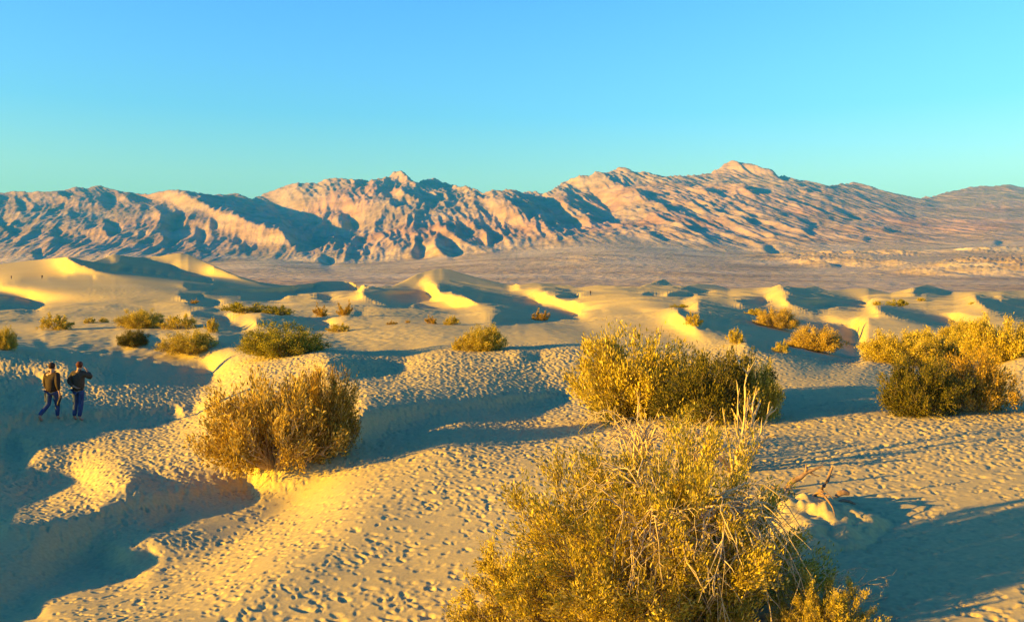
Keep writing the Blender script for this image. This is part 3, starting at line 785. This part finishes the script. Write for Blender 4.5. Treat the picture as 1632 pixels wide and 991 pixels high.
PLANTS = [
 # px, py(base), width, height, kind, label
 (1010, 664, 210, 142, K_MID[0], 'large golden green shrub left of the dark olive one in mid picture'),
 (1135, 670, 175, 122, K_MID[3], 'dark olive shrub tangled up with the large golden green shrub in mid picture'),
 (1205, 668, 80, 100, K_MID[0], 'narrow yellow shrub at the right edge of the mid picture clump'),
 (438, 742, 210, 152, K_MID[4], 'rounded straw gold shrub on the dune crest to the right of the two walkers'),
 (518, 712, 110, 130, K_MID[1], 'twiggy brown shrub with pale dead stems left of the blue shadow pool'),
 (1470, 660, 130, 100, K_MID[3], 'dark shaded shrub in the dip behind the right hand crest'),  # shade of the mid picture clump is put into its leaf colour
 (1552, 655, 115, 100, K_MID[1], 'reddish brown shrub right of the dark shaded one in the dip'),
 (1432, 578, 120, 52, K_MID[0], 'low spreading yellow shrub at the right end of the long blue shadow'),
 (1500, 575, 120, 52, K_MID[0], 'yellow shrub right behind the dark shaded shrub'),
 (1590, 578, 110, 76, K_MID[0], 'tall yellow shrub near the right edge of the picture'),
 (1545, 545, 90, 35, K_MID[0], 'low yellow shrub uphill of the tall one near the right edge'),
 (1238, 524, 62, 34, K_MID[4], 'golden brown shrub on the upper edge of the long blue shadow'),
 (1300, 560, 85, 42, K_MID[4], 'golden brown drooping shrub standing inside the long blue shadow'),
 (1172, 548, 30, 26, K_FAR[0], 'little yellow shrub at the near edge of the long blue shadow'),
 (1245, 562, 26, 20, K_FAR[0], 'tiny yellow shrub at the edge of the long blue shadow, left of the drooping one'),
 (1105, 518, 28, 22, K_FAR[0], 'small yellow shrub at the left end of the long blue shadow'),
 (770, 558, 74, 42, K_MID[0], 'lone round golden shrub on smooth sand in the centre'),
 (738, 557, 34, 24, K_FAR[0], 'small golden shrub touching the left of the lone round one'),
 (450, 566, 132, 50, K_MID[2], 'broad green shrub beyond the rounded straw gold shrub'),
 (300, 562, 92, 36, K_MID[0], 'yellow shrub left of the broad green one'),
 (212, 553, 46, 30, K_MID[3], 'dark green shrub at the left end of a row of shrubs'),
 (226, 522, 72, 30, K_MID[0], 'golden shrub uphill of the dark green one'),
 (286, 524, 58, 24, K_FAR[0], 'pale yellow shrub right of the golden one uphill'),
 (338, 530, 24, 24, K_FAR[0], 'small yellow shrub in front of a slanting shadow'),
 (88, 524, 48, 26, K_FAR[0], 'single golden shrub on the left slope above the walkers'),
 (8, 557, 34, 38, K_MID[0], 'yellow shrub crossed by the left edge of the picture'),
 (143, 514, 18, 10, K_FAR[0], 'very small yellow shrub right of the single golden one'),
 (165, 513, 15, 9, K_FAR[0], 'very small yellow shrub nearest the golden one uphill'),
 (540, 529, 38, 14, K_FAR[0], 'low yellow shrub right of the thin shadow beyond the broad green shrub'),
 (392, 502, 76, 20, K_FAR[2], 'green brown shrub at the left of the far row of shrubs'),
 (444, 504, 56, 17, K_FAR[2], 'green brown shrub at the right of the far row of shrubs'),
 (310, 486, 14, 8, K_FAR[1], 'tiny brown shrub beside the small far shadow'),
 (510, 505, 24, 20, K_FAR[1], 'brown shrub under the pointed dune'),
 (550, 505, 30, 22, K_FAR[1], 'brown shrub right of the one under the pointed dune'),
 (686, 516, 19, 13, K_FAR[1], 'small round brown shrub, left one of a pair on the pale rise'),
 (720, 518, 26, 15, K_FAR[0], 'small round yellow shrub, right one of a pair on the pale rise'),
 (650, 515, 9, 6, K_FAR[1], 'tiny brown tuft left of the pair on the pale rise'),
 (625, 517, 17, 6, K_FAR[1], 'low brown tuft farthest left on the pale rise'),
 (862, 511, 30, 18, K_FAR[1], 'sandy brown shrub inside the central shadow pool'),
 (1430, 488, 36, 14, K_FAR[2], 'dark green shrub on the far right dunes'),
 (1398, 486, 16, 7, K_FAR[0], 'tiny shrub just left of the dark green one on the far right dunes'),
 (1468, 481, 16, 6, K_FAR[0], 'tiny yellow shrub right of the dark green one on the far right dunes'),
 (1550, 487, 11, 5, K_FAR[0], 'tiny yellow tuft alone on the far right slope'),
 (1082, 488, 30, 8, K_FAR[2], 'low green tuft on the far dunes right of centre'),
 (1205, 503, 36, 12, K_FAR[0], 'low yellow shrub just beyond the long blue shadow'),
]
for px, py, w, h, kd, lb in PLANTS: place(px, py, w, h, kd, lb)

# the big shrubs of the foreground
SHG = 'desert shrubs on the dunes'
x, D, z = at(1050, 975)
big = shrub('desert_shrub', (x, D, z-.05), K_BIG[0], 'biggest golden shrub in the foreground beside the sandy mound', group=SHG, rz=.4, scale=(1.14, .75, 1.22))
x, D, z = at(850, 1000)
shrub('desert_shrub', (x, D, z-.03), K_BIG[1], 'low yellow green shrub at the left foot of the biggest shrub', group=SHG, rz=2.0, scale=(.95, .8, 1.0))
x, D, z = at(1310, 1004)
shrub('desert_shrub', (x, D, z-.03), K_BIG[1], 'small golden shrub at the bottom edge right of the biggest shrub', group=SHG, rz=4.0, scale=(.48, .48, .66))

def arcs(name, seed, n, reach, rise, droop, r0, az0, az1, start, mat, kids=4):
    rs = np.random.RandomState(seed); P_ = []; R_ = []
    for i in range(n):
        az = rs.uniform(az0, az1); L = reach*rs.uniform(.5, 1.1); t = np.linspace(0, 1, 9)
        up = rise*rs.uniform(.6, 1.2); dr = droop*rs.uniform(.4, 1.2)
        h = up*np.sin(np.minimum(t*1.5, 1)*math.pi/2)-dr*t**2.2
        base = np.array(start)+rs.normal(0, .10, 3)
        P = base+np.stack([np.cos(az)*L*t, np.sin(az)*L*t, h], 1)+np.cumsum(rs.normal(0, .022, (9, 3)), axis=0)
        P_.append(P); R_.append(r0*rs.uniform(.6, 1.3)*(1-.8*t))
        for k in range(kids):
            m = rs.randint(3, 8); d = (P[m]-P[m-1]); d /= np.linalg.norm(d)+1e-6
            d = d+rs.normal(0, .55, 3); d /= np.linalg.norm(d); tt = np.linspace(0, 1, 4)[:, None]
            P_.append(P[m]+d*tt*L*rs.uniform(.15, .4)+rs.normal(0, .012, (4, 3))*tt); R_.append(r0*.45*(1-.7*tt[:, 0]))
    Vw, Qw = tubes(P_, R_, 4)
    return poly_mesh(name, Vw, Qw, 4, mat, True)
part('dead_branches', arcs('drooping_dead_branches', 5, 46, 1.05, .25, 1.05, .014, -2.3, .25, (.35, -.75, 1.05), PALE, 5), big)
part('dead_branches', arcs('left_dead_branches', 6, 40, .9, .3, .7, .010, -2.6, -.6, (-.35, -.7, .85), PALE, 5), big)
part('dead_branches', arcs('upper_dead_branches', 8, 18, .7, .3, .35, .010, 0.3, 3.4, (-.3, -.2, 1.2), PALE, 5), big)

# bleached dead shrubs behind the biggest one
K_DEAD = shrub_meshes('bleached', 51, 1.0, .75, 15, 8, 400, .03, leafmat=LEAF_GOLD, woodmat=PALE, wood_r=.022, spread=.75, lo=.35, bare=.7)
x, D, z = at(1172, 748)
shrub('dead_shrub', (x, D, z-.03), K_DEAD, 'bleached leafless shrub with upright forking stems behind the sandy mound', 'dead shrub', rz=1.0, scale=(1.9, 1.2, 2.35))
x, D, z = at(1020, 730)
ds = empty('dead_shrub', (x, D, z), 'bleached low shrub with arching bare stems behind the biggest shrub', 'dead shrub')
part('stems', arcs('arching_stems', 14, 34, 1.1, 1.0, .6, .020, 0, 6.28, (0, 0, .0), PALE, 5), ds)
x, D, z = at(1105, 742)
ds = empty('dead_shrub', (x, D, z), 'small tangle of pale arching twigs between the two taller bleached shrubs', 'dead shrub')
part('stems', arcs('tangled_twigs', 15, 34, .8, .7, .4, .015, 0, 6.28, (0, 0, .0), PALE, 6), ds)
x, D, z = at(1395, 985)
ds = empty('dead_shrub', (x, D, z), 'few pale twigs sticking out over the blue shadow at bottom right', 'dead shrub')
part('stems', arcs('reaching_twigs', 17, 9, .55, .25, .05, .008, -.4, .9, (-.35, 0, .12), PALE, 4), ds)
x, D, z = at(565, 700)
ds = empty('dead_shrub', (x, D, z), 'bare pale twigs on the right side of the twiggy brown shrub', 'dead shrub')
part('stems', arcs('side_twigs', 18, 16, .8, 1.3, .5, .011, -1.2, 2.2, (-.5, 0, 0), PALE, 5), ds)

# driftwood and roots about the mound
def wood(name, paths, radii, label, cat, group=None, k=8):
    c = np.array(paths[0][0]); Vw, Qw = tubes([np.array(p, float)-c for p in paths], [np.array(r_, float) for r_ in radii], k)
    me = poly_mesh(name, Vw, Qw, 4, BARK, True)
    o = bpy.data.objects.new(name, me); col.objects.link(o); o.location = c
    o['label'] = label; o['category'] = cat
    if group: o['group'] = group
    return o
BASEPT = {}
for k_, (bx, by) in {780: (1256, 778), 797: (1310, 802), 818: (1333, 815), 820: (1338, 818), 778: (1256, 778), 777: (1256, 778), 796: (1310, 802), 795: (1310, 802), 821: (1338, 818)}.items():
    g_ = at(bx, by); BASEPT[k_] = (g_[0], g_[1], g_[2], bx, by)
def q3(px, py, up=0.0, back=None):
    """a point above the spot under (px, back or py)"""
    X0, D0, Z0 = at(px, back if back else py)
    if back:
        g0 = BASEPT[back]
        return (g0[0]+(px-g0[3])*g0[1]/F, g0[1], g0[2]+(g0[4]-py)*g0[1]/F)
    return (X0, D0, Z0+up)
wood('driftwood_branch', [[q3(1255, 776, back=780), q3(1264, 766, back=780), q3(1276, 761, back=780), q3(1284, 754, back=780), q3(1296, 749, back=780), q3(1312, 742, back=780)],
     [q3(1282, 756, back=780), q3(1285, 748, back=780), q3(1284, 740, back=780)], [q3(1290, 752, back=780), q3(1298, 757, back=778), q3(1306, 759, back=777)]],
     [[.05, .055, .045, .035, .025, .010], [.03, .022, .008], [.018, .012, .005]], 'forked weathered branch lying on top of the sandy mound', 'driftwood')
wood('driftwood_branch', [[q3(1310, 800, back=797), q3(1308, 790, back=797), q3(1313, 783, back=797), q3(1319, 775, back=797), q3(1322, 764, back=797), q3(1327, 752, back=797)],
     [q3(1320, 770, back=797), q3(1326, 766, back=796), q3(1333, 765, back=795)]], [[.04, .05, .035, .03, .026, .018], [.012, .009, .004]],
     'upright crooked stick standing in the blue shadow', 'driftwood')
wood('driftwood_branch', [[q3(1332, 811, back=818), q3(1338, 806, back=818), q3(1345, 804, back=818), q3(1353, 806, back=818)], [q3(1335, 816, back=820), q3(1344, 813, back=820), q3(1354, 815, back=820), q3(1364, 820, back=821)]],
     [[.03, .045, .045, .03], [.02, .028, .025, .01]], 'short broken log half buried right of the sandy mound', 'driftwood')
rr_ = np.random.RandomState(4)
for a, b, lb in [((1222, 769), (1248, 778), 'pale root curling over the left shoulder of the sandy mound'), ((1306, 816), (1326, 838), 'pale root hanging down the right end of the sandy mound'),
                 ((1262, 805), (1243, 828), 'dark root in the hollow of the sandy mound'), ((1296, 812), (1322, 826), 'thin root along the right crest of the sandy mound')]:
    p_ = []
    for t in np.linspace(0, 1, 7):
        x, D, z = at(a[0]+(b[0]-a[0])*t, a[1]+(b[1]-a[1])*t+12)
        p_.append((x+rr_.normal(0, .02), D+rr_.normal(0, .02), ground_z(x, D)+.03+.06*math.sin(t*math.pi)))
    side = [np.array(p_[3]), np.array(p_[3])+[.06, -.05, .03], np.array(p_[3])+[.11, -.06, -.03]]
    wood('exposed_root', [p_, side], [[.022, .026, .022, .02, .016, .012, .006], [.014, .010, .004]], lb, 'root', 'roots washed out of the sandy mound', 6)

# fallen twigs and dry leaves on the sand about the nearer shrubs
rs = np.random.RandomState(77); P_ = []; R_ = []
for bx, by, n, w in ((1050, 960, 320, 1.9), (850, 990, 120, 1.1), (432, 756, 170, 1.5), (520, 722, 70, 1.0), (1010, 664, 110, 2.0), (1135, 672, 90, 1.8), (1250, 800, 130, 1.0), (1490, 658, 60, 1.8)):
    X0, D0, _ = at(bx, by)
    for i in range(n):
        a = rs.uniform(0, 6.28); rr2 = w*abs(rs.normal(.55, .33)); x = X0+math.cos(a)*rr2; y = D0+math.sin(a)*rr2*.8-.1
        h = rs.uniform(0, 6.28); L = rs.uniform(.03, .16); pts_ = []
        for t in (-.5, 0, .5):
            xx, yy = x+math.cos(h+t*.5)*L*t, y+math.sin(h+t*.5)*L*t
            pts_.append((xx, yy, ground_z(xx, yy)+.006))
        P_.append(np.array(pts_)); R_.append(np.array([.004, .004, .002])*rs.uniform(.7, 1.5))
Vw, Qw = tubes(P_, R_)
lit_ = bpy.data.objects.new('twig_litter', poly_mesh('twig_litter', Vw, Qw, 4, TWIG)); col.objects.link(lit_)
lit_['kind'] = 'stuff'; lit_['label'] = 'fallen dry twigs scattered on the sand about the nearer shrubs'

# ---------------------------------------------------------------- people
SKIN = plain('skin', (.42, .22, .13), .6, .05); HAIR = plain('brown_hair', (.045, .018, .010), .7, .3)
JK1 = plain('dark_brown_jacket', (.040, .024, .014), .8, .25); JK2 = plain('olive_brown_jacket', (.055, .040, .026), .8, .25)
JEAN = plain('blue_denim', (.035, .055, .13), .85, .3, 12); SHOE = plain('dark_leather', (.02, .016, .014), .5, .2)
PALE_TOP = plain('pale_shirt', (.5, .48, .42), .9, .1)
def grow(name, pts, edges, mat, root=0, sub=1):
    bm = bmesh.new(); sk = bm.verts.layers.skin.verify()
    vs = []
    for i, (p, r_) in enumerate(pts):
        v = bm.verts.new(p); v[sk].radius = r_ if isinstance(r_, tuple) else (r_, r_); v[sk].use_root = (i == root); vs.append(v)
    for a, b in edges: bm.edges.new((vs[a], vs[b]))
    me = bpy.data.meshes.new(name+'_cage'); bm.to_mesh(me); bm.free()
    o = bpy.data.objects.new(name+'_cage', me); col.objects.link(o)
    m = o.modifiers.new('skin', 'SKIN'); m.use_smooth_shade = True; m.branch_smoothing = .6
    u = o.modifiers.new('sub', 'SUBSURF'); u.levels = sub; u.render_levels = sub
    dg = bpy.context.evaluated_depsgraph_get(); ev = o.evaluated_get(dg)
    out = bpy.data.meshes.new_from_object(ev); out.name = name
    bpy.data.objects.remove(o); out.materials.clear(); out.materials.append(mat)
    out.polygons.foreach_set('use_smooth', np.ones(len(out.polygons), bool))
    return out
def figure(P, jacket, hair_mat=HAIR, fingers=True):
    """P: joint name -> position; facing +y, 1.75 m tall. returns meshes by part"""
    V_ = lambda k: Vector(P[k])
    names = ['pelvis', 'waist', 'chest', 'neck', 'head', 'crown']
    rad = dict(pelvis=(.13, .10), waist=(.11, .08), chest=(.12, .09), neck=.052, head=(.078, .092), crown=(.062, .075),
               shoulder=.062, elbow=.042, wrist=.027, palm=(.036, .018), thigh=.085, knee=.056, ankle=.038, toe=.030, ball=.036)
    pts = [(V_(k), rad[k]) for k in names]; ed = [(0, 1), (1, 2), (2, 3), (3, 4), (4, 5)]
    for s_ in 'lr':
        b = len(pts)
        for k in ('shoulder', 'elbow', 'wrist', 'palm'): pts.append((V_(s_+'_'+k), rad[k]))
        ed += [(2, b), (b, b+1), (b+1, b+2), (b+2, b+3)]
        if fingers:
            d = (V_(s_+'_'+'palm')-V_(s_+'_'+'wrist')).normalized(); side = d.cross(Vector((1, 0, 0)))
            side = side.normalized() if side.length > .1 else Vector((0, 1, 0)); curl = d.cross(side)*(-1 if s_ == 'l' else 1)
            for q in range(4):
                o_ = V_(s_+'_'+'palm')+side*(-.027+.018*q)+d*.02; ln = (.055, .068, .062, .048)[q]
                c = len(pts); pts += [(o_+d*.02, .0095), (o_+d*(.02+ln*.55)+curl*.008, .0085), (o_+d*(.02+ln)+curl*.03, .007)]
                ed += [(b+3, c), (c, c+1), (c+1, c+2)]
            c = len(pts); o_ = V_(s_+'_'+'wrist').lerp(V_(s_+'_'+'palm'), .5)+side*-.03
            pts += [(o_, .011), (o_+d*.03-side*.02, .010), (o_+d*.06-side*.018+curl*.01, .008)]; ed += [(b+3, c), (c, c+1), (c+1, c+2)]
        b = len(pts)
        for k in ('thigh', 'knee', 'ankle', 'ball', 'toe'): pts.append((V_(s_+'_'+k), rad[k]))
        ed += [(0, b), (b, b+1), (b+1, b+2), (b+2, b+3), (b+3, b+4)]
    body = grow('body', pts, ed, SKIN)
    # nose, ears and eyes on the head
    h = V_('head'); bm = bmesh.new(); bm.from_mesh(body)
    for off, sc in (((0, .10, -.01), (.012, .022, .02)), ((-.083, .0, 0), (.010, .018, .03)), ((.083, .0, 0), (.010, .018, .03)), ((-.03, .085, .022), (.012, .008, .007)), ((.03, .085, .022), (.012, .008, .007)), ((0, .088, -.045), (.025, .008, .007))):
        bmesh.ops.create_icosphere(bm, subdivisions=1, radius=1, matrix=Matrix.Translation(h+Vector(off)) @ Matrix.Diagonal((*sc, 1)))
    bm.to_mesh(body); bm.free()
    jp = [(V_('pelvis')+Vector((0, 0, -.13)), (.235, .19)), (V_('waist'), (.215, .175)), (V_('chest'), (.245, .19)), (V_('neck')+Vector((0, 0, .03)), .12)]
    je = [(0, 1), (1, 2), (2, 3)]
    for s_ in 'lr':
        b = len(jp)
        jp += [(V_(s_+'_'+'shoulder'), .11), (V_(s_+'_'+'elbow'), .082), (V_(s_+'_'+'wrist')*.9+V_(s_+'_'+'elbow')*.1, .047)]
        je += [(2, b), (b, b+1), (b+1, b+2)]
    jacket_me = grow('jacket', jp, je, jacket)
    tp = [(V_('pelvis')+Vector((0, 0, .03)), (.16, .12))]; te = []
    for s_ in 'lr':
        b = len(tp)
        tp += [(V_(s_+'_'+'thigh')+Vector((0, 0, -.05)), .098), (V_(s_+'_'+'knee'), .074), (V_(s_+'_'+'ankle')+Vector((0, 0, .03)), .062)]
        te += [(0, b), (b, b+1), (b+1, b+2)]
    jeans_me = grow('jeans', tp, te, JEAN)
    hm = bpy.data.meshes.new('hair'); bm = bmesh.new()
    bmesh.ops.create_icosphere(bm, subdivisions=3, radius=1)
    rs = random.Random(2)
    for v in list(bm.verts):
        v.co *= 1+.05*rs.uniform(-1, 1)
        if v.co.y > .35 and v.co.z < .45: v.co *= .72
    for v in bm.verts: v.co = Vector((v.co.x*.094, v.co.y*.105-.012, v.co.z*.105+.045))+h
    bm.to_mesh(hm); bm.free(); hm.materials.append(hair_mat); hm.polygons.foreach_set('use_smooth', np.ones(len(hm.polygons), bool))
    return dict(body=body, jacket=jacket_me, jeans=jeans_me, hair=hm)
BASE = dict(pelvis=(0, 0, .95), waist=(0, .0, 1.13), chest=(0, -.01, 1.34), neck=(0, .005, 1.49), head=(0, .025, 1.61), crown=(0, .02, 1.69),
            l_shoulder=(-.175, 0, 1.41), l_elbow=(-.245, -.04, 1.14), l_wrist=(-.265, .03, .90), l_palm=(-.27, .04, .83), r_shoulder=(.175, 0, 1.41), r_elbow=(.245, -.04, 1.14), r_wrist=(.265, .03, .90), r_palm=(.27, .04, .83),
            l_thigh=(-.09, 0, .90), l_knee=(-.10, .03, .50), l_ankle=(-.11, 0, .085), l_ball=(-.11, .11, .035), l_toe=(-.11, .17, .03),
            r_thigh=(.09, 0, .90), r_knee=(.10, .03, .50), r_ankle=(.10, 0, .085), r_ball=(.10, .11, .035), r_toe=(.10, .17, .03))
walk = dict(BASE); walk.update(l_knee=(-.12, .0, .50), l_ankle=(-.20, -.30, .19), l_ball=(-.20, -.22, .09), l_toe=(-.20, -.17, .04), r_knee=(.06, .16, .50), r_ankle=(.06, .17, .09), r_ball=(.06, .28, .04), r_toe=(.06, .34, .03),
            l_elbow=(-.26, .06, 1.15), l_wrist=(-.30, .16, .93), l_palm=(-.31, .19, .87), r_elbow=(.25, -.12, 1.15), r_wrist=(.29, -.10, .90), r_palm=(.30, -.09, .83), head=(-.02, .03, 1.61), crown=(-.02, .03, 1.69))
stand = dict(BASE); stand.update(l_elbow=(-.24, -.10, 1.15), l_wrist=(-.02, -.17, 1.02), l_palm=(.06, -.17, .99), r_elbow=(.34, .10, 1.26), r_wrist=(.14, .24, 1.42), r_palm=(.09, .25, 1.48),
             head=(.01, .05, 1.60), crown=(.01, .04, 1.68), l_knee=(-.11, .03, .50), l_ankle=(-.12, -.02, .085), l_ball=(-.12, .09, .035), l_toe=(-.12, .15, .03), r_knee=(.09, -.01, .50), r_ankle=(.09, -.08, .085), r_ball=(.09, .03, .035), r_toe=(.09, .09, .03))
def person(px, py, hpx, meshes, label, rz=0, tops=None):
    x, D, z = at(px, py); s_ = hpx*D/F/1.76
    e = empty('person', (x, D, z-.01), label, 'person', 'people walking on the dunes', rz); e.scale = (s_,)*3
    for k in ('body', 'jacket', 'jeans', 'hair'):
        o = part(k, meshes[k], e)
        if k == 'jacket' and tops:
            o.material_slots[0].link = 'OBJECT'; o.material_slots[0].material = tops
    return e, s_
W_ = figure(walk, JK1); T_ = figure(stand, JK2, plain('reddish_hair', (.10, .028, .012), .7, .3))
pa_, sa_ = person(83, 669, 94, W_, 'person walking away in dark brown jacket and jeans with shoes in the left hand', rz=-.1)
pb_, sb_ = person(125, 669, 95, T_, 'person in olive brown jacket and jeans standing with one hand behind the back', rz=-.15)
def shoe_mesh(k):
    bm = bmesh.new()
    pr = [(-.13, .034, .055), (-.10, .040, .075), (-.04, .038, .080), (.02, .040, .060), (.08, .045, .045), (.13, .036, .032), (.155, .012, .018)]
    rings = []
    for y, w, h in pr:
        rings.append([bm.verts.new((math.cos(a)*w, y, max(0, h/2+math.sin(a)*h/2))) for a in np.linspace(0, 2*math.pi, 10, endpoint=False)])
    for a, b in zip(rings[:-1], rings[1:]):
        for i in range(10): bm.faces.new((a[i], a[(i+1) % 10], b[(i+1) % 10], b[i]))
    bm.faces.new(rings[0][::-1]); bm.faces.new(rings[-1])
    me = bpy.data.meshes.new(k); bm.to_mesh(me); bm.free(); me.materials.append(SHOE)
    me.polygons.foreach_set('use_smooth', np.ones(len(me.polygons), bool)); return me
def held(parent, s_, hand, off, turned, label):
    o = bpy.data.objects.new('shoe', shoe_mesh('shoe')); col.objects.link(o)
    M = Matrix.Translation(parent.location) @ Matrix.Rotation(parent.rotation_euler.z, 4, 'Z') @ Matrix.Scale(s_, 4)
    o.location = M @ (Vector(hand)+Vector(off)); o.rotation_euler = turned; o.scale = (s_*1.1,)*3
    o['label'] = label; o['category'] = 'shoe'; o['group'] = 'shoes carried by the walking person'
held(pa_, sa_, walk['l_palm'], (-.03, .0, -.20), (math.radians(62), .2, .9), 'dark shoe carried in the left hand of the walking person')
held(pa_, sa_, walk['r_palm'], (.03, -.02, -.20), (math.radians(78), .1, -.2), 'dark shoe carried in the right hand of the walking person')
far_ = [(921, 476, 10, W_, 'tiny distant figure in a pale top by the far shadow', PALE_TOP), (941, 474, 9, T_, 'tiny distant figure in dark clothes right of the pale topped one', None),
        (18, 445, 6, T_, 'tiny figure on the far left dune, nearest the picture edge', None), (67, 445, 7, W_, 'tiny figure on the far left dune, right of the other one there', None)]
for px, py, h, me, lb, tp in far_: person(px, py, h, me, lb, rz=.6, tops=tp)
for o in list(bpy.data.meshes):
    if o.users == 0: bpy.data.meshes.remove(o)

# ---------------------------------------------------------------- evening air
def make_haze():
    x0, x1, y0, y1, z0, z1 = -11000, 12000, -3000, 27000, -40, 2050
    v = np.array([(x, y, z) for x in (x0, x1) for y in (y0, y1) for z in (z0, z1)], float)
    f = np.array([(0, 1, 3, 2), (4, 6, 7, 5), (0, 4, 5, 1), (2, 3, 7, 6), (0, 2, 6, 4), (1, 5, 7, 3)])
    m = bpy.data.materials.new('evening_air'); m.use_nodes = True; nt = m.node_tree; nt.nodes.clear()
    o_ = nt.nodes.new('ShaderNodeOutputMaterial'); p = nt.nodes.new('ShaderNodeVolumePrincipled')
    p.inputs['Color'].default_value = (.03, .42, 1.0, 1); p.inputs['Density'].default_value = 5.0e-5; p.inputs['Anisotropy'].default_value = 0
    nt.links.new(p.outputs[0], o_.inputs['Volume'])
    o = bpy.data.objects.new('haze', poly_mesh('haze', v, f, 4, m)); col.objects.link(o)
    o['kind'] = 'stuff'; o['label'] = 'thin blue evening haze in front of the mountains'
make_haze()
